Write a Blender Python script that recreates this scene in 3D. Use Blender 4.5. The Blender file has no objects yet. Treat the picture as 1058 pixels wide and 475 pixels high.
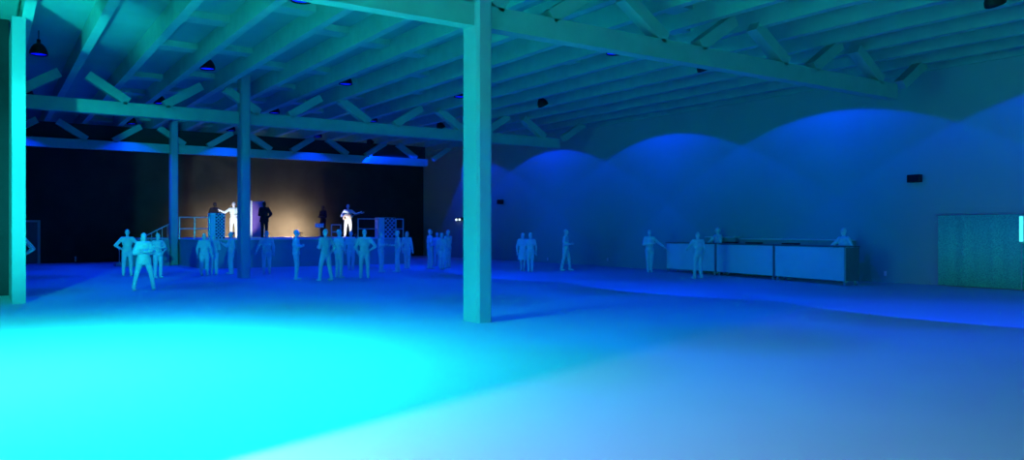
import bpy, bmesh, math, random
from mathutils import Vector, Matrix, Euler
random.seed(7)
SC = bpy.context.scene
COL = SC.collection
ALPHA = math.radians(34.16); F = 801.5; H = 1.7
SA, CA = math.sin(ALPHA), math.cos(ALPHA)

# ------------------------------------------------------------------ materials
def mat(name, col, rough=0.8, var=0.06, scale=6.0, metallic=0.0, emit=None, estr=0.0, bump=0.0, spec=0.3):
    m = bpy.data.materials.new(name); m.use_nodes = True
    nt = m.node_tree; b = nt.nodes['Principled BSDF']
    tc = nt.nodes.new('ShaderNodeTexCoord'); n = nt.nodes.new('ShaderNodeTexNoise')
    n.inputs['Scale'].default_value = scale; n.inputs['Detail'].default_value = 4
    nt.links.new(tc.outputs['Object'], n.inputs['Vector'])
    r = nt.nodes.new('ShaderNodeValToRGB'); e = r.color_ramp.elements
    e[0].position = 0.3; e[1].position = 0.7
    e[0].color = tuple(max(0, c * (1 - var)) for c in col) + (1,)
    e[1].color = tuple(min(1, c * (1 + var)) for c in col) + (1,)
    nt.links.new(n.outputs['Fac'], r.inputs['Fac']); nt.links.new(r.outputs['Color'], b.inputs['Base Color'])
    b.inputs['Roughness'].default_value = rough; b.inputs['Metallic'].default_value = metallic
    b.inputs['Specular IOR Level'].default_value = spec
    if bump:
        bp = nt.nodes.new('ShaderNodeBump'); bp.inputs['Strength'].default_value = bump; bp.inputs['Distance'].default_value = 0.01
        nt.links.new(n.outputs['Fac'], bp.inputs['Height']); nt.links.new(bp.outputs['Normal'], b.inputs['Normal'])
    if emit:
        b.inputs['Emission Color'].default_value = emit + (1,); b.inputs['Emission Strength'].default_value = estr
    return m

M = dict(
    floor=mat('floor_concrete', (.60, .60, .60), .75, .03, .35),
    wall=mat('painted_wall', (.28, .47, .42), .9, .02, .5),
    black=mat('black_drape_wall', (.045, .046, .045), .95, .15, 1.2),
    timber=mat('painted_timber', (.25, .56, .43), .8, .06, 2.5),
    deck=mat('ceiling_deck', (.16, .44, .36), .9, .06, 1.0),
    conc=mat('column_render', (.36, .5, .46), .8, .04, 1.5),
    cloth=mat('pale_fabric', (.82, .9, .86), .9, .05, 8),
    cloth2=mat('grey_fabric', (.74, .84, .8), .9, .05, 8),
    skin=mat('pale_skin', (.85, .84, .8), .7, .03, 8),
    hair=mat('grey_hair', (.7, .74, .72), .8, .1, 30),
    dark=mat('silhouette_fabric', (.012, .012, .014), .9, .2, 8),  # backlit performers' shade put into their clothing colour
    silhouette_skin=mat('shaded_dark', (.03, .025, .022), .8, .1, 8),  # near-black skin stands in for shade on the backlit performers
    lampblack=mat('black_enamel', (.006, .006, .006), .45, .1, 8),
    bluelens=mat('blue_lens', (.02, .02, .3), .5, .02, 8, emit=(.0, .0, 1.0), estr=1.3),
    white=mat('white_plastic', (.85, .85, .85), .5, .02, 8),
    metal=mat('brushed_metal', (.55, .55, .56), .4, .04, 20, metallic=.6),
    counter=mat('counter_laminate', (.78, .84, .82), .6, .02, 3),
    countertop=mat('dark_worktop', (.16, .18, .18), .5, .1, 6),
    rubber=mat('dark_rubber', (.03, .03, .03), .8, .1, 9),
    green=mat('green_drape', (.12, .72, .46), .95, .25, 26),
    skirt=mat('grey_stage_skirt', (.28, .42, .36), .9, .05, 2),
    stagetop=mat('pale_stage_boards', (.7, .68, .64), .7, .04, 1.5),
    purple=mat('purple_cloth', (.22, .13, .45), .9, .08, 5),
    warmlens=mat('warm_lens', (.5, .4, .3), .5, .02, 8, emit=(1, .75, .5), estr=3),
    cyanlens=mat('cyan_lens', (.1, .5, .5), .5, .02, 8, emit=(.08, .95, 1.0), estr=1.2),
    wood=mat('guitar_wood', (.5, .42, .33), .4, .15, 12),
    orange=mat('pale_marker', (.8, .75, .65), .5, .02, 8),
)

# ------------------------------------------------------------------ helpers
def link(name, me, material=None, parent=None, loc=None):
    o = bpy.data.objects.new(name, me); COL.objects.link(o)
    if material and me: me.materials.append(material)
    if parent: o.parent = parent
    if loc is not None: o.location = loc
    return o
def obj(name, bm, m, parent=None, smooth=False, loc=None):
    me = bpy.data.meshes.new(name); bm.normal_update(); bm.to_mesh(me); bm.free()
    if smooth:
        for p in me.polygons: p.use_smooth = True
    return link(name, me, m, parent, loc)
def thing(name, label, cat, loc=(0, 0, 0), rotz=0, group=None):
    o = bpy.data.objects.new(name, None); COL.objects.link(o); o.location = loc
    o.rotation_euler = (0, 0, rotz); o.empty_display_size = .2
    o['label'] = label; o['category'] = cat
    if group: o['group'] = group
    return o
def tag(o, label, cat, group=None):
    o['label'] = label; o['category'] = cat
    if group: o['group'] = group
    return o
def struct(o): o['kind'] = 'structure'; return o
def box(bm, x0, x1, y0, y1, z0, z1, bev=0.0, mtx=None):
    r = bmesh.ops.create_cube(bm, size=1)
    vs = r['verts']
    bmesh.ops.scale(bm, verts=vs, vec=(x1 - x0, y1 - y0, z1 - z0))
    bmesh.ops.translate(bm, verts=vs, vec=((x0 + x1) / 2, (y0 + y1) / 2, (z0 + z1) / 2))
    if mtx: bmesh.ops.transform(bm, matrix=mtx, verts=vs)
    if bev:
        es = list({e for v in vs for e in v.link_edges})
        bmesh.ops.bevel(bm, geom=es, offset=bev, segments=2, affect='EDGES', profile=.5)
    return bm
def nb(): return bmesh.new()
def bx(*a, **k): return box(nb(), *a, **k)
def bar(bm, p, q, r0, r1=None, seg=10, flat=1.0, caps=True):
    """tapered tube from p to q"""
    p, q = Vector(p), Vector(q); r1 = r0 if r1 is None else r1
    d = (q - p)
    if d.length < 1e-6: return bm
    rot = d.to_track_quat('Z', 'Y').to_matrix().to_4x4()
    res = bmesh.ops.create_cone(bm, cap_ends=caps, segments=seg, radius1=r0, radius2=max(r1, 1e-4), depth=d.length)
    bmesh.ops.transform(bm, matrix=Matrix.Translation((p + q) / 2) @ rot @ Matrix.Diagonal((1, flat, 1, 1)), verts=res['verts'])
    return bm
def beam(bm, p, q, w, h, up=(0, 0, 1)):
    """square section timber from p to q (w across, h in the up plane)"""
    p, q = Vector(p), Vector(q); d = (q - p); L = d.length; z = d.normalized()
    x = z.cross(Vector(up)).normalized(); y = x.cross(z)
    m = Matrix((x, z, y)).transposed().to_4x4(); m.translation = (p + q) / 2
    return box(bm, -w / 2, w / 2, -L / 2, L / 2, -h / 2, h / 2, mtx=m)
def ball(bm, c, r, seg=12, rot=None):
    r = (r, r, r) if isinstance(r, (int, float)) else r
    res = bmesh.ops.create_uvsphere(bm, u_segments=seg, v_segments=max(6, seg * 2 // 3), radius=1)
    m = Matrix.Translation(c) @ (rot.to_4x4() if rot else Matrix()) @ Matrix.Diagonal((*r, 1))
    bmesh.ops.transform(bm, matrix=m, verts=res['verts']); return bm
def lathe(bm, prof, seg=20, c=(0, 0, 0)):
    rings = []
    for r, z in prof:
        rings.append([bm.verts.new((c[0] + r * math.cos(2 * math.pi * k / seg), c[1] + r * math.sin(2 * math.pi * k / seg), c[2] + z)) for k in range(seg)])
    for a, b in zip(rings, rings[1:]):
        for k in range(seg):
            bm.faces.new((a[k], a[(k + 1) % seg], b[(k + 1) % seg], b[k]))
    return bm
def remesh(bm, voxel, smooth=4, name='tmp'):
    me = bpy.data.meshes.new(name); bm.to_mesh(me); bm.free()
    o = bpy.data.objects.new(name, me); COL.objects.link(o)
    r = o.modifiers.new('r', 'REMESH'); r.mode = 'VOXEL'; r.voxel_size = voxel; r.use_smooth_shade = True
    s = o.modifiers.new('s', 'SMOOTH'); s.iterations = smooth; s.factor = .5
    dg = bpy.context.evaluated_depsgraph_get()
    out = bpy.data.meshes.new_from_object(o.evaluated_get(dg))
    bpy.data.objects.remove(o); bpy.data.meshes.remove(me)
    return out
def ground(px, Z, z=0.0):
    """building point at image column px and depth Z from the viewpoint"""
    xc = (px - 529) / F * Z
    return Vector((xc * CA + Z * SA, -xc * SA + Z * CA, z))
def depth(py, z=0.0): return (H - z) * F / (py - 237.5)

# ------------------------------------------------------------------ shell
XW = 24.2; YB = 46.2; ZD = 7.15; ZJ = 6.62
struct(obj('floor', bx(-14, XW + .3, -12, YB + .3, -.2, 0), M['floor']))
struct(obj('ceiling', bx(-14, XW + .3, -12, YB + .3, ZD, ZD + .2), M['deck']))
struct(obj('wall_right', bx(XW, XW + .3, -12, YB + .3, 0, ZD), M['wall']))
struct(obj('wall_back', bx(-14, XW, YB, YB + .3, 0, ZD), M['black']))
struct(obj('wall_left', bx(-14.3, -14, -12, YB + .3, -.2, ZD + .2), M['wall']))
struct(obj('wall_front', bx(-14, XW, -12.3, -12, -.2, ZD + .2), M['wall']))
struct(obj('wall_partition', bx(.50, .77, 21.2, 24.3, 0, ZJ), M['wall']))
struct(obj('wall_alcove', bx(-14, .50, 24.0, 24.3, 0, ZD), M['black']))
struct(obj('light_flag_slab', bx(-1.25, -1.0, 5.06, 7.2, 0, ZJ), M['wall']))  # unseen slab added to cut the worklight's edge across the floor
struct(obj('baseboard_right', bx(XW - .02, XW, 12.6, YB, 0, .12), M['wall']))
struct(obj('trim_1', bx(XW - .12, XW, -12, YB, ZJ, ZD), M['timber']))   # ledger on the right wall

# back left door
def door():
    y = YB
    d = bx(.12, 2.18, y - .06, y, 0, 2.1); struct(obj('door_1', d, mat('door_paint', (.16, .18, .18), .7)))
    f = nb(); box(f, 0, .12, y - .1, y, 0, 2.2); box(f, 2.18, 2.3, y - .1, y, 0, 2.2); box(f, .12, 2.18, y - .1, y, 2.1, 2.2)
    fr = obj('door_frame', f, mat('door_frame_paint', (.55, .58, .58), .6)); fr.parent = bpy.data.objects['door_1']
    k = nb(); bar(k, (1.2, y - .06, 1.05), (1.2, y - .13, 1.05), .02); bar(k, (1.2, y - .13, 1.05), (1.34, y - .13, 1.05), .014)
    obj('door_handle', k, M['metal'], bpy.data.objects['door_1'])
    s = bx(1.145, 1.155, y - .064, y - .058, 0.02, 2.08); obj('door_seam', s, M['rubber'], bpy.data.objects['door_1'])
door()

# columns: chamfered rectangular posts rising to the joists
def column(name, x, y, label):
    w, d, c = .33, .56, .05
    bm = nb(); ring = [(0, c), (c, 0), (w - c, 0), (w, c), (w, d - c), (w - c, d), (c, d), (0, d - c)]
    vb = [bm.verts.new((a, b, 0)) for a, b in ring]; vt = [bm.verts.new((a, b, ZD)) for a, b in ring]
    n = len(ring)
    for k in range(n): bm.faces.new((vb[k], vb[(k + 1) % n], vt[(k + 1) % n], vt[k]))
    bm.faces.new(vb[::-1]); bm.faces.new(vt)
    return tag(obj(name, bm, M['conc'], loc=(x, y, 0)), label, 'column', 'rendered columns down the hall')
CX = 7.42
column('column', CX, 12.05, 'nearest and tallest-looking pale column, standing alone mid-floor in the centre of the hall')
column('column', CX, 27.85, 'middle column, second from the viewer, in front of the left half of the stage')
column('column', CX, 40.3, 'farthest column, slimmest-looking, at the left end of the stage beside the stairs')

# trusses
def truss(y, label, x0, x1):
    t = thing('roof_truss', label, 'beam', (0, y, 0), 0, 'truss girders under the joists')
    g = nb()
    cw = .33
    segs = [(x0, CX - .003), (CX + cw + .003, x1)]
    for a, b in segs: box(g, a, b, 0.12, .42, 5.45, 5.87)
    obj('girder', g, M['timber'], t)
    k = -3
    while True:
        b = 9.28 + 4.25 * k
        if b > x1 + .7: break
        for (fx, tx) in ((b, b + 1.13), (b - 1.2, b - 2.33)):
            if min(fx, tx) < x0 or (CX - .3 < tx < CX + .6) or (fx > x1 + .5): continue
            s = nb(); 
            if fx < tx: beam(s, (fx - .05, .27, 5.9), (tx, .27, 6.66), .28, .3, up=(0, 1, 0))
            else: beam(s, (fx + .05, .27, 5.9), (tx, .27, 6.66), .28, .3, up=(0, 1, 0))
            obj('strut', s, M['timber'], t)
        k += 1
truss(12.05, 'nearest long girder with slanting struts, joined to the central column', -13.9, 21.6)
truss(27.95, 'middle long girder with slanting struts, crossing the second column', -13.9, 21.7)
truss(40.55, 'farthest girder, in front of the black back wall above the stage, lit in blue patches', -13.9, 21.6)

# joists with blocking
words = ['first', 'second', 'third', 'fourth', 'fifth', 'sixth', 'seventh', 'eighth', 'ninth', 'tenth', 'eleventh', 'twelfth', 'thirteenth', 'fourteenth', 'fifteenth', 'sixteenth', 'seventeenth']
jx = [23.12 - 1.48 * k for k in range(17)]
for k, xr in enumerate(jx):
    t = thing('roof_joist', f'long pale roof joist, {words[k]} counting from the right wall' , 'joist', (xr - .11, 0, 0), 0, 'roof joists')
    obj('joist_beam', bx(-.11, .11, -8, YB - .02, ZJ, ZD), M['timber'], t)
    off = (k % 3) * 1.35
    y = -1 + off
    while y < YB - 1:
        if 0 < k < 14: obj('blocking', bx(.11, 1.37, y, y + .6, ZD - .17, ZD), M['timber'], t)
        y += random.choice((3.6, 4.6, 5.4))

# ------------------------------------------------------------------ lights
def add_light(name, kind, loc, energy, color, parent=None, size=.05, aim=None, spot=None, blend=.1):
    l = bpy.data.lights.new(name, kind); l.energy = energy; l.color = color
    if kind in ('POINT', 'SPOT'): l.shadow_soft_size = size
    if kind == 'SPOT': l.spot_size = math.radians(spot); l.spot_blend = blend
    if kind == 'AREA': l.size = size
    o = bpy.data.objects.new(name, l); COL.objects.link(o); o.location = loc
    if aim is not None: o.rotation_euler = (Vector(aim) - Vector(loc)).to_track_quat('-Z', 'Y').to_euler()
    if parent: o.parent = parent
    return o
BLUE = (0.0, 0.03, 1.0); BE = 830; WE = 3600
def batwing(l):
    """throws less light straight down than sideways, like a louvred pendant"""
    l.use_nodes = True; nt = l.node_tree; em = nt.nodes['Emission']
    tc = nt.nodes.new('ShaderNodeTexCoord'); sx = nt.nodes.new('ShaderNodeSeparateXYZ')
    nt.links.new(tc.outputs['Normal'], sx.inputs[0])
    ab = nt.nodes.new('ShaderNodeMath'); ab.operation = 'ABSOLUTE'; nt.links.new(sx.outputs['Z'], ab.inputs[0])
    r = nt.nodes.new('ShaderNodeValToRGB'); e = r.color_ramp.elements
    e[0].position = .5; e[0].color = (.12, .12, .12, 1); e[1].position = .99; e[1].color = (0, 0, 0, 1)
    for p, v in ((.75, .38), (.88, .9), (.95, .9)):
        q = e.new(p); q.color = (v, v, v, 1)
    nt.links.new(ab.outputs[0], r.inputs['Fac']); nt.links.new(r.outputs['Color'], em.inputs['Strength'])
def washer_optics(l):
    """asymmetric reflector: strongest towards the upper rim, fading sideways"""
    l.use_nodes = True; nt = l.node_tree; em = nt.nodes['Emission']
    tc = nt.nodes.new('ShaderNodeTexCoord'); sx = nt.nodes.new('ShaderNodeSeparateXYZ')
    nt.links.new(tc.outputs['Normal'], sx.inputs[0]); outs = []
    for ax, stops in (('Z', ((.57, 1), (.68, .5), (.8, .26), (1, .12))), ('Y', ((0, 1), (.2, .75), (.42, .38), (.7, .25)))):
        ab = nt.nodes.new('ShaderNodeMath'); ab.operation = 'ABSOLUTE'; nt.links.new(sx.outputs[ax], ab.inputs[0])
        r = nt.nodes.new('ShaderNodeValToRGB'); e = r.color_ramp.elements
        e[0].position = stops[0][0]; e[0].color = (stops[0][1],) * 3 + (1,); e[1].position = stops[-1][0]; e[1].color = (stops[-1][1],) * 3 + (1,)
        for p, v in stops[1:-1]:
            q = e.new(p); q.color = (v, v, v, 1)
        nt.links.new(ab.outputs[0], r.inputs['Fac']); outs.append(r.outputs['Color'])
    m = nt.nodes.new('ShaderNodeMath'); m.operation = 'MULTIPLY'
    nt.links.new(outs[0], m.inputs[0]); nt.links.new(outs[1], m.inputs[1]); nt.links.new(m.outputs[0], em.inputs['Strength'])
def pendant(x, y, label, z=6.6):
    t = thing('pendant_lamp', label, 'lamp', (x, y, z), 0, 'black bell pendants under the joists')
    s = nb(); lathe(s, [(.225, 0), (.23, .02), (.22, .1), (.18, .2), (.12, .28), (.07, .31), (.05, .33), (.05, .42), (.0005, .43)])
    lathe(s, [(.225, 0), (.21, .03), (.17, .18), (.08, .27), (.0005, .28)])
    obj('lamp_shade', s, M['lampblack'], t, True)
    d = nb(); lathe(d, [(.0005, .035), (.212, .035)]); obj('lens', d, M['bluelens'], t, True)
    c = nb(); bar(c, (0, 0, .42), (0, 0, ZD - z), .012); obj('cord', c, M['rubber'], t)
    l = add_light('lamp_glow', 'SPOT', (0, 0, -.005), BE, BLUE, t, .06, None, 118, .1); batwing(l.data)
rowname = ['nearest', 'second nearest', 'middle-distance', 'second farthest', 'farthest']
colname = ['row by the left partition', 'second row from the left', 'row just right of the columns', 'fourth row from the left']
for i, x in enumerate((1.2, 5.6, 10.05, 14.5)):
    for j in range(5):
        pendant(x, (8.0, 16.3, 24.8, 32.6, 39.6)[j], f'{rowname[j]} black bell pendant lamp in the {colname[i]}', 6.48 if i == 0 else 6.6)
for j in range(5):
    t = thing('wall_washer', f'{rowname[j]} black bell spotlight tilted towards the blue right wall', 'lamp', (17.42, 7.8 + 8 * j, 6.75), 0, 'tilted wall washers')
    q = Euler((0, -math.radians(30), 0)).to_matrix().to_4x4()
    s = nb(); lathe(s, [(.2, -.36), (.21, -.34), (.2, -.26), (.16, -.16), (.1, -.08), (.05, -.05), (.05, .0), (.0005, .01)])
    lathe(s, [(.2, -.36), (.19, -.33), (.14, -.17), (.06, -.09), (.0005, -.08)]); s.transform(q); obj('lamp_shade', s, M['lampblack'], t, True)
    d = nb(); lathe(d, [(.0005, -.31), (.185, -.31)]); d.transform(q); obj('lens', d, M['bluelens'], t)
    c = nb(); bar(c, (0, 0, 0), (0, 0, .75), .014); box(c, -.06, .06, -.06, .06, .72, .75); obj('stem', c, M['rubber'], t)
    l = add_light('lamp_glow', 'SPOT', tuple(q @ Vector((0, 0, -.365))), WE, BLUE, t, .03, None, 110, .05)
    l.rotation_euler = (0, -math.radians(30), 0); washer_optics(l.data)

def flood(name, label, loc, aim, energy, color, size, spot, lens, blend=.5, mount='post'):
    t = thing(name, label, 'lamp', loc)
    d = (Vector(aim) - Vector(loc)).normalized(); q = d.to_track_quat('-Z', 'Y').to_matrix().to_4x4()
    h = nb(); box(h, -.22, .22, -.16, .16, .03, .25, .02, q); obj('housing', h, M['lampblack'], t)
    g = nb(); box(g, -.2, .2, -.14, .14, .0, .03, 0, q); obj('lens', g, lens, t)
    k = nb()
    if mount == 'post': bar(k, (0, 0, -.12), (0, 0, -loc[2] + .03), .035); bar(k, (0, 0, -loc[2] + .03), (0, 0, -loc[2]), .3)
    obj('stand', k, M['lampblack'], t) if mount == 'post' else k.free()
    l = add_light('flood_glow', 'SPOT', tuple(d * .04), energy, color, t, size, None, spot, blend)
    l.rotation_euler = d.to_track_quat('-Z', 'Y').to_euler()
    return t
CY = (.012, .93, 1.0)
flood('floodlight', 'cyan floodlight on a stand left of the view', (-.9, 10.3, 5.4), (-.3, 10.6, 0), 12500, CY, .3, 132, M['cyanlens'], 1.0)
flood('uplight', 'cyan uplight on a stand beside the left alcove', (-1.0, 17.5, 1.5), (1.3, 22.2, 7.1), 2000, CY, .15, 42, M['cyanlens'], .8)
flood('floodlight', 'narrow cyan fill lamp added to brighten the left partition', (-1.3, 12.5, 3.0), (.62, 21.3, 2.6), 5200, CY, .1, 38, M['cyanlens'], 1.0)  # added fill lamp out of view, lifts the partition's brightness
flood('worklight', 'violet white worklight on a stand left behind the viewer', (-2.2, 4.67, 2.5), (.5, 4.2, 0), 2500, (.42, .42, 1.0), .05, 122, M['white'], 1.0)

# added cyan fill light in front of the left wall
wl = add_light('left_fill_light', 'AREA', (-13.6, 11, 3.4), 2300, CY, None, 20)
wl.data.shape = 'RECTANGLE'; wl.data.size = 22; wl.data.size_y = 5.5; wl.rotation_euler = (0, -math.pi / 2, 0); wl.rotation_euler = Vector((1, 0, 0)).to_track_quat('-Z', 'Z').to_euler()
wl = add_light('rear_fill_light', 'AREA', (6, -11.6, 3.6), 480, CY, None, 20)  # added cyan fill behind the viewer, without a source of its own
wl.data.shape = 'RECTANGLE'; wl.data.size = 30; wl.data.size_y = 6; wl.rotation_euler = Vector((0, 1, 0)).to_track_quat('-Z', 'Z').to_euler()
# added black sheet behind the farthest girder, hides lit joists and blocks warm light
vt = obj('stage_dark_sheet', bx(-13.9, 21.6, 40.99, 41.03, 5.6, ZJ), M['black'])
tag(vt, 'added black sheet behind the farthest girder, standing in for the dark above the stage', 'curtain')

# ------------------------------------------------------------------ people
def chain(bm, pts, radii, flat=1.0, seg=12):
    for (p, q, a, b) in zip(pts, pts[1:], radii, radii[1:]):
        bar(bm, p, q, a, b, seg, flat)
    for p, r in zip(pts, radii): ball(bm, p, (r, r * flat, r), seg)
def hand(bm, wrist, dirv, side, curl=.5):
    """palm plus five separate bent fingers"""
    w = Vector(wrist); d = Vector(dirv).normalized()
    x = d.cross(Vector((0, 1, 0)));
    if x.length < .1: x = d.cross(Vector((0, 0, 1)))
    x.normalize(); nrm = x.cross(d).normalized()
    pc = w + d * .05
    rot = Matrix((x, nrm, d)).transposed()
    ball(bm, pc, (.038, .016, .055), 10, rot)
    for k, (o, L) in enumerate(((-.03, .062), (-.01, .075), (.01, .07), (.029, .055))):
        a = w + d * .085 + x * o
        d2 = (d + nrm * curl * .5).normalized(); d3 = (d + nrm * curl * 1.4).normalized()
        b = a + d2 * L * .5; c = b + d3 * L * .5
        bar(bm, a, b, .0095, .0085, 6); bar(bm, b, c, .0085, .0065, 6); ball(bm, b, .0085, 6); ball(bm, c, .0066, 6)
    a = w + d * .03 - x * .03 * side; b = a + (d * .5 - x * side * .8 + nrm * .3).normalized() * .036; c = b + (d + nrm * .3).normalized() * .03
    bar(bm, a, b, .012, .0105, 6); bar(bm, b, c, .0105, .008, 6); ball(bm, b, .0105, 6); ball(bm, c, .008, 6)

ARMS = {  # per side: elbow, wrist (s = side sign applied to x)
    'down': ((.27, .03, 1.12), (.28, -.05, .87)),
    'out': ((.31, .03, 1.15), (.40, -.03, .93)),
    'hip': ((.40, .08, 1.16), (.23, -.04, 1.04)),
    'pocket': ((.31, .10, 1.14), (.22, -.03, .92)),
    'fold': ((.27, -.05, 1.15), (-.06, -.22, 1.2)),
    'front': ((.26, -.02, 1.13), (.12, -.26, 1.14)),
    'raise': ((.27, -.12, 1.2), (.16, -.26, 1.42)),
    'drink': ((.28, -.10, 1.16), (.18, -.32, 1.28)),
    'reach': ((.38, -.02, 1.22), (.58, -.12, 1.06)),
    'neck': ((.42, -.08, 1.24), (.60, -.26, 1.33)),
    'strum': ((.34, -.02, 1.15), (.10, -.24, 1.10)),
    'back': ((.27, .12, 1.15), (.10, .20, 1.0)),
    'lean': ((.30, -.18, 1.20), (.20, -.38, 1.12)),
}
def person(label, loc, height, face, arms=('down', 'down'), feet=.11, step=0.0, wear='trousers', hair='short',
           head=0.0, group=None, dark=False, bulk=1.0, lean=0.0, knee=0.0):
    """figure facing local -Y, turned by face (radians); reference height 1.75"""
    t = thing('person', label, 'person', loc, face, group)
    S = Matrix.Scale(height / 1.76, 4)
    hipz = .93
    def arm_pts(side, key):
        e, w = ARMS[key]; sh = Vector((.175 * side * bulk, .0 - lean * .5, 1.42))
        return [sh, Vector((e[0] * side, e[1] - lean * .4, e[2])), Vector((w[0] * side, w[1] - lean * .4, w[2]))]
    def leg_pts(side):
        st = step * side
        foot = Vector((feet * side, -st, .085)); hip = Vector((.09 * side, 0, hipz))
        kn = (foot + hip) / 2 + Vector((.01 * side, -.03 - knee, .04))
        return [hip, kn, foot]
    torso = [Vector((0, 0, .95)), Vector((0, .0, 1.08)), Vector((0, -lean * .2, 1.25)), Vector((0, -lean * .45, 1.38))]
    def torso_shape(bm, g):
        for c, r in ((torso[0], (.165, .115, .12)), (torso[1], (.145, .105, .13)), (torso[2], (.168 * bulk, .118 * bulk, .15)), (torso[3], (.165 * bulk, .10, .10))):
            ball(bm, c, tuple(k + g for k in r), 14)
        bar(bm, torso[3] + Vector((-.16 * bulk, 0, .03)), torso[3] + Vector((.16 * bulk, 0, .03)), .06 + g, .06 + g, 12)
    # body
    b = nb(); torso_shape(b, 0)
    hc = Vector((0, -.02 - lean * .6, 1.645))
    hr = Euler((0, 0, head)).to_matrix()
    bar(b, (0, -lean * .45, 1.42), hc + Vector((0, .015, -.06)), .058, .052, 12)
    ball(b, hc, (.075, .093, .112), 16, hr)
    def hp(x, y, z): return hc + hr @ Vector((x, y, z))
    ball(b, hp(0, -.035, -.065), (.052, .055, .05), 12, hr)             # jaw
    bar(b, hp(0, -.088, .018), hp(0, -.113, -.022), .008, .015, 8)      # nose
    ball(b, hp(0, -.088, -.052), (.026, .012, .008), 8, hr); ball(b, hp(0, -.086, -.064), (.022, .012, .008), 8, hr)
    for s in (-1, 1):
        ball(b, hp(.077 * s, .005, -.005), (.012, .02, .032), 8, hr)    # ears
        ball(b, hp(.031 * s, -.082, .012), (.014, .01, .009), 8, hr)    # eyes
        ball(b, hp(.031 * s, -.084, .032), (.02, .01, .006), 8, hr)     # brows
        ap = arm_pts(s, arms[0] if s < 0 else arms[1]); chain(b, ap, (.052, .042, .028))
        lp = leg_pts(s); chain(b, lp, (.088, .058, .04))
        ball(b, lp[2] + Vector((0, -.06, -.045)), (.042, .11, .035), 10)
    me = remesh(b, .016, 3, 'body')
    full = nb(); full.from_mesh(me); bpy.data.meshes.remove(me)
    for s in (-1, 1):
        ap = arm_pts(s, arms[0] if s < 0 else arms[1]); hand(full, ap[2], ap[2] - ap[1], s)
    bmesh.ops.transform(full, matrix=S, verts=full.verts)
    obj('body', full, M['silhouette_skin'] if dark else M['skin'], t, True)
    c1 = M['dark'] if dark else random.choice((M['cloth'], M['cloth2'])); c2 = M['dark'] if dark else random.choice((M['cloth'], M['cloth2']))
    def fin(bm, name, m, vox=.02, sm=3):
        me = remesh(bm, vox, sm, name); me.transform(S); me.materials.clear(); link(name, me, m, t)
    # upper garment
    g = nb(); torso_shape(g, .022 if wear != 'coat' else .045)
    for s in (-1, 1):
        ap = arm_pts(s, arms[0] if s < 0 else arms[1])
        if wear == 'tee': q = ap[0].lerp(ap[1], .6); chain(g, [ap[0], q], (.07, .062))
        else: chain(g, [ap[0], ap[1], ap[1].lerp(ap[2], .9)], (.074, .06, .046) if wear != 'coat' else (.088, .075, .055))
    if wear == 'coat': bar(g, (0, 0, 1.0), (0, 0, .78), .2, .235, 18, .75)
    fin(g, 'jacket' if wear == 'coat' else 'shirt', c1)
    g = nb(); ball(g, (0, 0, .93), (.178, .132, .12), 14)
    if wear == 'skirt': bar(g, (0, 0, 1.0), (0, 0, .52), .165, .25, 20, .8)
    else:
        for s in (-1, 1): chain(g, leg_pts(s)[:2] + [leg_pts(s)[2] + Vector((0, 0, .02))], (.108, .078, .062))
    fin(g, 'skirt' if wear == 'skirt' else 'trousers', c2)
    for s in (-1, 1):
        g = nb(); f = leg_pts(s)[2]; ball(g, f + Vector((0, -.05, -.045)), (.05, .135, .045), 12); ball(g, f + Vector((0, .02, -.02)), (.046, .06, .06), 10)
        for v in g.verts: v.co.z = max(v.co.z, 0.0)
        bmesh.ops.transform(g, matrix=S, verts=g.verts); obj('shoe', g, c2, t, True)
    g = nb()
    ball(g, hp(0, .018, .028), (.083, .092, .1), 14, hr)
    if hair == 'long':
        ball(g, hp(0, .055, -.06), (.085, .055, .14), 12, hr); ball(g, hp(0, .06, -.16), (.08, .045, .1), 12, hr)
    elif hair == 'bun': ball(g, hp(0, .09, .09), .045, 10)
    elif hair == 'cap':
        ball(g, hp(0, -.06, .06), (.07, .09, .018), 10, hr)
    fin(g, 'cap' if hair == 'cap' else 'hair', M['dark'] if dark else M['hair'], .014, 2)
    return t

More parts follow.
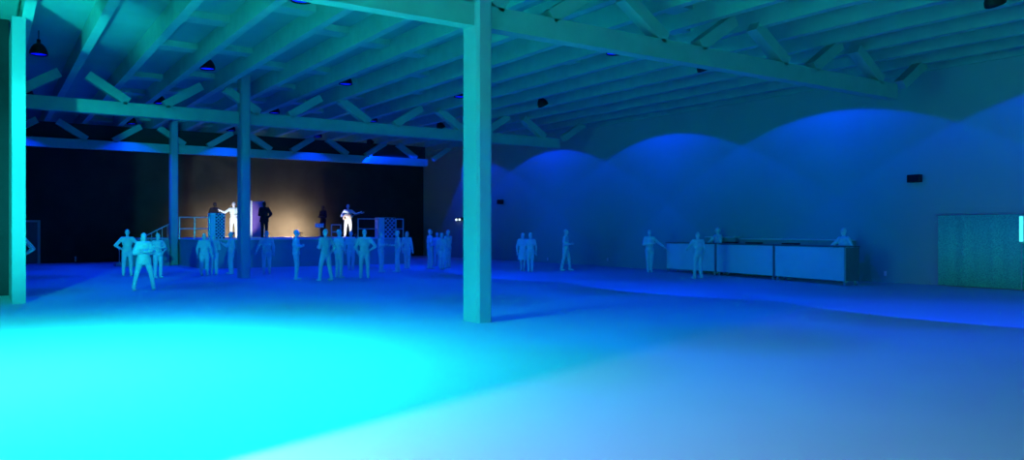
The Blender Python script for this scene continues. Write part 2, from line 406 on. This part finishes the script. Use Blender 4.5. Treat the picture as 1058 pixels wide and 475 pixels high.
def facecam(px): return -ALPHA - math.atan((px - 529) / F)      # facing the viewer
PI = math.pi
P = []  # px, head y, feet y, turn from facing viewer, kwargs, label
P += [
 (131.5, 237, 285, PI, dict(arms=('hip', 'hip'), feet=.13), 'person with elbows out, leftmost of the three in front of the stage stairs'),
 (148.5, 240.5, 299.5, .25, dict(arms=('fold', 'fold'), wear='coat', feet=.27, step=.06, hair='long', bulk=.9), 'brightest and nearest person, in a bulky jacket with folded arms and legs apart'),
 (163, 241, 287, .5, dict(arms=('fold', 'hip'), wear='tee'), 'person in bluer light just right of and behind the nearest one in the bulky jacket'),
 (211, 241, 285, 2.9, dict(arms=('down', 'down'), hair='long'), 'long haired person, left one of the pair under the stage railing'),
 (221, 242, 284, -2.8, dict(arms=('front', 'down'), hair='long'), 'right one of the pair standing close together left of the second column'),
 (239, 239.5, 283, -1.3, dict(arms=('drink', 'down'), feet=.13), 'person half hidden by the left edge of the second column'),
 (275.5, 238.5, 283, PI, dict(arms=('down', 'out'), bulk=1.1), 'broad person alone just right of the second column'),
 (306, 237.5, 289, 1.5, dict(arms=('fold', 'fold'), feet=.09), 'slim person in profile with folded arms, alone in front of the bright stage wall'),
 (336.5, 236.5, 290, -2.4, dict(arms=('pocket', 'front'), feet=.17, step=.1, bulk=1.12), 'big person with legs apart, at the left of the cluster before the guitarist'),
 (350, 237, 287, 2.2, dict(arms=('hip', 'down'), feet=.12), 'person second from the left in the cluster before the guitarist'),
 (362.5, 239, 279, 2.9, dict(arms=('down', 'down'), feet=.09), 'person farther back right below the guitarist'),
 (376.5, 237, 287.5, PI, dict(arms=('hip', 'pocket'), feet=.13, bulk=1.1), 'person with hand on hip, at the right of the cluster before the guitarist'),
 (393.5, 239.5, 281, 1.2, dict(arms=('fold', 'fold'), hair='bun', feet=.08), 'person with folded arms and tied up hair below the right stage railing'),
 (411, 238, 281, -1.4, dict(arms=('front', 'down'), feet=.11, step=.08), 'person in profile below the right end of the stage'),
 (420.5, 239, 277.5, 2.6, dict(arms=('down', 'down'), hair='long', feet=.08), 'long haired person just past the right end of the stage'),
 (444, 237, 277.5, 1.9, dict(arms=('hip', 'drink'), feet=.2, bulk=1.05), 'person with legs apart, leftmost in the group at the far corner'),
 (451.5, 240, 274.9, 2.9, dict(arms=('down', 'front'), feet=.09), 'second person from the left in the group at the far corner'),
 (456.5, 240.5, 278, 2.6, dict(arms=('down', 'down'), hair='long', feet=.08), 'long haired person, third from the left in the group at the far corner'),
 (463, 237.5, 276.4, -2.3, dict(arms=('drink', 'down'), feet=.1), 'rightmost person in the group at the far corner'),
 (540, 240.5, 280, 2.8, dict(arms=('down', 'down'), hair='long', wear='skirt', feet=.07), 'left one of the pair standing side by side right of the central column'),
 (548, 240.5, 280.5, -2.9, dict(arms=('down', 'down'), hair='long', wear='tee', feet=.08), 'right one of the pair standing side by side right of the central column'),
 (584.5, 236.8, 279.5, 1.3, dict(arms=('front', 'down'), feet=.1, step=.16), 'person striding alone in front of the blue wall, left of the bar'),
 (671, 237.3, 281, .3, dict(arms=('fold', 'reach'), feet=.06), 'slim person with one arm stretched towards the left end of the bar'),
 (721, 239.5, 287.6, -2.5, dict(arms=('down', 'lean'), feet=.15, bulk=1.15), 'broad customer standing in front of the bar counter'),
]
for px, hy, fy, turn, kw, lab in P:
    Z = depth(fy); h = (fy - hy) * Z / F
    person(lab, tuple(ground(px, Z)), h, facecam(px) + turn, group='visitors standing in the hall', **kw)
# behind the bar
person('person serving behind the left part of the bar, arms on the counter', (23.72, 20.6, 0), 1.8, -1.9, ('lean', 'front'), group='bar staff')
person('person serving behind the right end of the bar, leaning on one arm', (23.15, 14.85, 0), 1.76, -1.8, ('lean', 'out'), group='bar staff')
# at the left, mostly hidden by the partition
person('person almost hidden by the left partition, only an elbow showing', (.70, 25.3, 0), 1.78, facecam(20) + .1, ('hip', 'hip'), group='visitors standing in the hall')

# ------------------------------------------------------------------ stage
ZS = 1.3
st = thing('stage', 'raised stage platform with a plain skirt across the back of the hall', 'stage', (7.82, 35.5, 0))
sk = nb(); box(sk, 0, 9.8, 0, 10.68, 0, ZS - .06)
obj('stage_skirt', sk, M['skirt'], st)
obj('stage_deck', bx(-.03, 9.84, -.04, 10.68, ZS - .06, ZS, .01), M['stagetop'], st)
ws = thing('side_platform', 'recessed side platform left of the stage, behind the farthest column', 'stage', (6.2, 41.2, 0))
sk = nb()
for k in range(9): bar(sk, (.1 + k * .15, -.02, 0), (.1 + k * .15, -.02, ZS - .06), .06, .05, 10)
box(sk, 0, 1.4, 0, 4.98, 0, ZS - .06); obj('pleated_skirt', sk, M['skirt'], ws)
obj('platform_deck', bx(-.03, 1.42, -.08, 4.98, ZS - .06, ZS), M['stagetop'], ws)
sr = thing('stage_stairs', 'stairs with a slanting handrail climbing to the left end of the stage', 'stairs', (5.0, 40.0, 0))
s = nb()
for k in range(7): box(s, .33 * k, .33 * (k + 1), 0, .95, 0, ZS * (k + 1) / 7.4)
obj('steps', s, M['skirt'], sr)
s = nb(); bar(s, (.1, .05, .78), (2.28, .05, 1.98), .028); obj('handrail', s, M['metal'], sr)
for k in range(10):
    s = nb(); x = .14 + .23 * k; bar(s, (x, .05, .17 * (int(x / .33) + 1)), (x, .05, .72 + .55 * x), .016); obj('baluster', s, M['metal'], sr)

def railing(label, x0, x1, y, posts=2, h=.95):
    t = thing('stage_railing', label, 'railing', (x0, y, ZS), 0, 'tubular railings on the stage edge')
    L = x1 - x0
    r = nb()
    for z in (h, h * .48): bar(r, (0, 0, z), (L, 0, z), .026)
    obj('rails', r, M['metal'], t)
    for k in range(posts):
        p = nb(); x = L * k / (posts - 1); bar(p, (x, 0, 0), (x, 0, h + .02), .03); bar(p, (x, 0, 0), (x, 0, .02), .07); obj('post', p, M['metal'], t)
def xat(px, y):
    u = (px - 529) / F; return y * (SA + CA * u) / (CA - SA * u)
railing('low tube railing above the pair left of the second column', xat(186, 35.6), xat(217, 35.6), 35.6 + .1, 3)
railing('low tube railing between the guitarist and the right loudspeaker', xat(370, 35.6), xat(391, 35.6), 35.6, 2)
railing('short tube railing at the right corner of the stage', xat(409, 35.6), xat(416.5, 35.6), 35.6, 2)
railing('short tube railing just left of the guitarist', xat(342.5, 35.6), xat(352, 35.6), 35.6, 2, .65)

def speaker(label, px0, px1, y, zt):
    x0, x1 = xat(px0, y), xat(px1, y); w = x1 - x0; h = zt - ZS
    t = thing('loudspeaker', label, 'loudspeaker', (x0, y, ZS), 0, 'lattice fronted loudspeakers on the stage')
    c = bx(0, w, 0, .5, 0, h, .01); obj('cabinet', c, M['counter'], t)
    fx0 = w * .34
    obj('grille_backing', bx(fx0, w - .02, -.012, 0, .02, h - .02), M['lampblack'], t)
    g = nb(); a, b = fx0 + .01, w - .03; n = 11; ww = b - a; step = ww / 2.5
    z = .03 - ww
    while z < h - .03:
        for s in (0, 1):
            z0, z1 = z, z + ww; xa, xb = (a, b)
            lo, hi = .03, h - .03
            ta = max(0, (lo - z0) / ww); tb = min(1, (hi - z0) / ww)
            if tb > ta:
                pa = (xa + ww * ta, z0 + ww * ta); pb = (xa + ww * tb, z0 + ww * tb)
                if s: pa = (a + b - pa[0], pa[1]); pb = (a + b - pb[0], pb[1])
                bar(g, (pa[0], -.02, pa[1]), (pb[0], -.02, pb[1]), .02, seg=6)
        z += step
    obj('lattice_grille', g, M['white'], t)
speaker('loudspeaker with a lattice front on the stage, left of the second column', 217.5, 232.5, 35.75, 2.45)
speaker('loudspeaker with a lattice front near the right end of the stage', 391.5, 408.5, 35.75, 2.32)

# performers
def sp(px, Y): return (xat(px, Y), Y, ZS)
def depthY(px, Y): return Y / (CA - SA * (px - 529) / F)
def guitar(loc, face, label, m):
    t = thing('guitar', label, 'guitar', loc, face)
    q = Euler((0, -.28, 0)).to_matrix().to_4x4()
    g = nb(); ball(g, (-.12, 0, 0), (.19, .045, .17), 16); ball(g, (.1, 0, 0), (.14, .045, .13), 16); ball(g, (0, 0, 0), (.13, .045, .11), 12)
    me = remesh(g, .015, 2, 'guitar_body'); me.transform(q); me.materials.clear(); link('guitar_body', me, m, t)
    g = nb(); box(g, .15, .68, -.05, -.025, -.025, .025, .005, q); obj('neck', g, M['countertop'], t)
    g = nb(); box(g, .68, .84, -.05, -.02, -.04, .04, .008, q); obj('headstock', g, m, t)
    g = nb(); box(g, -.2, -.14, -.06, -.045, -.05, .05, 0, q); obj('bridge', g, M['lampblack'], t)
p = sp(359.5, 37.9); fa = facecam(359)
person('guitarist in bright white light standing on the stage', p, 1.72, fa, ('strum', 'neck'), feet=.16, step=.05)
d = Matrix.Rotation(fa, 3, 'Z')
guitar(tuple(Vector(p) + d @ Vector((.02, -.2, 1.08))), fa, 'guitar held by the brightly lit performer, neck pointing right', M['wood'])
p = sp(241.5, 39.6)
person('performer in white light partly hidden by the second column', p, 1.78, facecam(241), ('neck', 'strum'), feet=.12, hair='cap')
p = sp(222, 40.8)
person('dark silhouetted performer behind the left lattice loudspeaker', p, 1.78, facecam(222) + .3, ('front', 'front'), dark=True, wear='coat')
p = sp(273, 37.6)
person('dark silhouetted performer just right of the second column', p, 1.76, facecam(273) + 2.6, ('hip', 'front'), dark=True, wear='coat', bulk=1.1)
p = sp(334, 42.0)
person('dark performer in the shadow left of the guitarist', p, 1.76, facecam(334) - .8, ('front', 'front'), dark=True)
# purple banner
y = 39.2; x0, x1 = xat(258, y), xat(272, y)
t = thing('banner', 'purple upright banner behind the dark performer by the second column', 'banner', (x0, y, ZS))
obj('banner_cloth', bx(.12, x1 - x0, 0, .03, .05, 1.83), M['purple'], t)
f = nb(); box(f, 0, .12, -.02, .05, 0, 1.86); box(f, x1 - x0, x1 - x0 + .05, -.02, .05, 0, 1.86); box(f, .0, x1 - x0 + .05, -.15, .2, 0, .03)
obj('banner_frame', f, M['counter'], t)
# music stand
p = sp(330, 36.6)
t = thing('music_stand', 'small music stand at the front edge of the stage', 'music stand', p, facecam(330))
s = nb(); bar(s, (0, 0, .05), (0, 0, .62), .012)
for k in range(3):
    a = k * 2 * PI / 3; bar(s, (0, 0, .12), (.18 * math.cos(a), .18 * math.sin(a), 0.02), .01)
obj('tripod', s, M['metal'], t); s = nb(); box(s, -.2, .2, -.02, 0, .55, .75, 0, Matrix.Translation((0, 0, 0)) @ Euler((.3, 0, 0)).to_matrix().to_4x4()); obj('desk', s, M['counter'], t)

# stage lights
def stage_lamp(label, loc, aim, energy, col, spot, size=.06, blend=.3):
    t = thing('stage_light', label, 'lamp', (loc[0], loc[1], ZS), 0, 'warm lamps on the stage floor')
    d = (Vector(aim) - Vector(loc)).normalized(); q = d.to_track_quat('-Z', 'Y').to_matrix().to_4x4(); zz = loc[2] - ZS
    h = nb(); bar(h, Vector((0, 0, zz)) - d * .22, Vector((0, 0, zz)) - d * .01, .05, .065, 14); obj('housing', h, M['lampblack'], t)
    h = nb(); bar(h, Vector((0, 0, zz)) - d * .01, Vector((0, 0, zz)), .06, .06, 14); obj('lens', h, M['warmlens'], t)
    h = nb(); bar(h, (0, 0, 0), (0, 0, zz), .02); box(h, -.12, .12, -.12, .12, 0, .02); obj('foot', h, M['lampblack'], t)
    l = add_light('stage_glow', 'SPOT', tuple(Vector((0, 0, zz)) + d * .03), energy, col, t, size, None, spot, blend)
    l.rotation_euler = d.to_track_quat('-Z', 'Y').to_euler()
stage_lamp('warm lamp low on the stage, right one of the two washing the back wall', (15.2, 44.4, 1.5), (15.0, 46.2, 1.25), 1500, (1, .68, .41), 148, blend=.9)
stage_lamp('warm lamp low on the stage, left one of the two washing the back wall', (11.4, 44.4, 1.5), (11.4, 46.2, 1.2), 800, (1, .68, .41), 148, blend=.9)
stage_lamp('lamp on the stage floor aimed at the guitarist', (15.15, 36.1, 1.46), (14.95, 37.9, 2.0), 330, (1, .9, .78), 48)
stage_lamp('lamp on the stage floor aimed at the performer behind the second column', (9.0, 37.2, 1.5), (xat(241.5, 39.6), 39.6, 2.2), 420, (1, .95, .9), 50)

# ------------------------------------------------------------------ bar
pts = [(21.65, 13.85), (22.25, 16.9), (22.7, 19.85), (23.0, 22.75)]
names = ['right', 'middle', 'left']
for k in range(3):
    a, b = Vector(pts[k]), Vector(pts[k + 1]); L = (b - a).length - .06; ang = math.atan2(b.y - a.y, b.x - a.x)
    t = thing('bar_counter', f'{names[k]} wheeled bar counter unit with a plain front panel, by the right wall', 'bar counter', (a.x, a.y, 0), ang, 'wheeled bar counters')
    # local x runs along the bar, local -y is towards the wall
    D = .58
    obj('front_panel', bx(.04, L - .04, -.03, 0, .14, 1.16), M['counter'], t)
    for x in (0, L - .035):
        obj('corner_post', bx(x, x + .035, -.045, .012, .12, 1.17, .004), M['metal'], t)
    for x in (0.0, L - .03): obj('end_panel', bx(x, x + .03, -D, -.046, .14, 1.16), M['countertop'], t)
    obj('worktop', bx(-.01, L + .01, -D - .02, .03, 1.17, 1.21, .006), M['countertop'], t)
    obj('shelf', bx(.04, L - .04, -D + .02, -.04, .5, .53), M['counter'], t)
    for x in (.06, L - .1):
        for y in (-.05, -D + .06):
            w = nb(); bar(w, (x, y - .02, .05), (x, y + .02, .05), .05, seg=14); bar(w, (x, y, .05), (x, y, .15), .018, seg=8)
            obj('caster', w, M['metal'], t)
def tray(k, f, label):
    a, b = Vector(pts[k]), Vector(pts[k + 1]); d = (b - a).normalized(); n = Vector((d.y, -d.x)); c = a.lerp(b, f) + n * .3
    t = bx(-.3, .3, -.13, .13, 0, .05, .01)
    o = obj('bar_tray', t, M['rubber'], loc=(c.x, c.y, 1.212)); o.rotation_euler.z = math.atan2(d.y, d.x)
    tag(o, label, 'tray', 'dark trays on the bar')
tray(0, .84, 'dark tray at the left end of the right bar unit')
tray(1, .84, 'dark tray at the left end of the middle bar unit')
tray(1, .42, 'dark tray halfway along the middle bar unit')
t = thing('back_counter', 'long low back counter against the wall behind the bar', 'counter', (23.78, 15.1, 0))
obj('cabinet_body', bx(0, .4, 0, 4.5, 0, 1.34), M['skirt'], t)
obj('counter_top', bx(-.03, .4, -.03, 4.53, 1.34, 1.385), M['counter'], t)
for k in range(4): obj('cabinet_door', bx(-.02, 0, .06 + k * 1.11, 1.1 + k * 1.11, .1, 1.28), M['skirt'], t)
t = thing('back_shelf', 'short narrow shelf unit at the left end of the back counter', 'shelf', (23.9, 19.9, 0))
obj('cabinet_body', bx(0, .28, 0, 1.5, 0, 1.40), M['skirt'], t); obj('shelf_top', bx(-.02, .28, -.02, 1.52, 1.40, 1.445), M['counter'], t)

# ------------------------------------------------------------------ right wall things
# pleated green drape
t = thing('green_curtain', 'wide green pleated curtain hanging low on the right wall', 'curtain', (XW - .12, 2.0, 0))
g = nb(); n = 420; L = 10.3; prev = None
for k in range(n + 1):
    y = L * k / n; dx = 0.012 * math.sin(y * 2 * PI / .42) + .010 * math.sin(y * 9.1)
    vv = [g.verts.new((dx + o, y, z)) for o, z in ((0, .03), (0, 2.14), (.02, 2.14), (.02, .03))]
    if prev:
        for a in range(4): g.faces.new((prev[a], prev[(a + 1) % 4], vv[(a + 1) % 4], vv[a]))
    prev = vv
obj('drape', g, M['green'], t, True)
g = nb(); bar(g, (0.03, -.1, 2.17), (0.03, L + .1, 2.17), .02); obj('curtain_rod', g, M['metal'], t)
for y in (.1, 5, L - .1): obj('rod_bracket', box(nb(), 0.03, .12, y - .02, y + .02, 2.15, 2.19), M['metal'], t)
t = thing('light_strip', 'upright glowing cyan light strip in front of the green curtain at the right edge', 'lamp', (XW - .25, 9.9, 1.38))
obj('tube', bx(-.03, 0, 0, .09, 0, .7, .005), M['cyanlens'], t); obj('backplate', bx(0, .04, -.01, .1, -.02, .72), M['white'], t)
obj('stand', bx(.01, .03, .035, .055, -1.38, -.02), M['metal'], t)
def wallspeaker(px, py, label):
    u = (px - 529) / F; Z = XW / (SA + CA * u); y = Z * (CA - SA * u); z = H + (237.5 - py) * Z / F
    t = thing('wall_speaker', label, 'speaker', (XW, y, z), 0, 'dark wall speakers')
    obj('cabinet', bx(-.24, -.05, -.2, .2, -.12, .12, .015), M['rubber'], t)
    obj('bracket', bx(-.05, 0, -.04, .04, -.05, .05), M['metal'], t)
    obj('grille', bx(-.255, -.24, -.17, .17, -.1, .1), M['lampblack'], t)
wallspeaker(947.5, 184.5, 'dark box speaker high on the blue wall above the bar end')
wallspeaker(519, 208.5, 'small dark box speaker on the blue wall right of the central column')
def socket(px, py, label, s=.09):
    u = (px - 529) / F; Z = XW / (SA + CA * u); y = Z * (CA - SA * u); z = H + (237.5 - py) * Z / F
    t = thing('wall_socket', label, 'socket', (XW - .001, y, z), 0, 'pale wall sockets')
    obj('plate', bx(-.025, 0, -s / 2, s / 2, -s * .9, s * .9, .006), M['white'], t)
    obj('socket_face', bx(-.03, -.025, -s / 3, s / 3, -s / 3, s / 3), M['counter'], t)
socket(915, 282.5, 'pale socket low on the wall between the bar and the green curtain')
socket(628, 268, 'pale socket low on the wall left of the bar')
socket(566, 267.5, 'pale socket low on the wall between the standing pair and the striding person')
o = obj('floor_marker', bx(-.04, .04, -.02, .02, 0, .28, .01), M['orange'], loc=(xat(78, YB - .06), YB - .06, .05)); tag(o, 'tiny pale marker low on the black back wall at left', 'marker')
# emergency light
u = (475 - 529) / F; Z = XW / (SA + CA * u); yy = Z * (CA - SA * u); zz = H + (237.5 - 226.5) * Z / F
t = thing('emergency_light', 'small twin emergency light on the far wall left of the central column', 'lamp', (XW, yy, zz))
obj('housing', bx(-.09, 0, -.42, .42, -.06, .1, .01), M['rubber'], t)
for s in (-.2, .2): obj('lamp_head', ball(nb(), (-.13, s, -.02), .07, 12), mat('lit_white', (.8, .8, .8), emit=(.7, .95, 1), estr=1.5), t)

# ------------------------------------------------------------------ world, camera, view
w = bpy.data.worlds.new('World'); SC.world = w; w.use_nodes = True
w.node_tree.nodes['Background'].inputs[0].default_value = (0, 0, 0, 1)
cam = bpy.data.cameras.new('Camera'); cam.sensor_width = 36; cam.lens = F / 1058 * 36; cam.clip_end = 200
co = bpy.data.objects.new('Camera', cam); COL.objects.link(co); co.location = (0, 0, H); co.rotation_euler = (PI / 2, 0, -ALPHA)
SC.camera = co
SC.view_settings.view_transform = 'Standard'; SC.view_settings.look = 'None'
SC.view_settings.gamma = 1; SC.view_settings.use_curve_mapping = False; SC.view_settings.exposure = 0
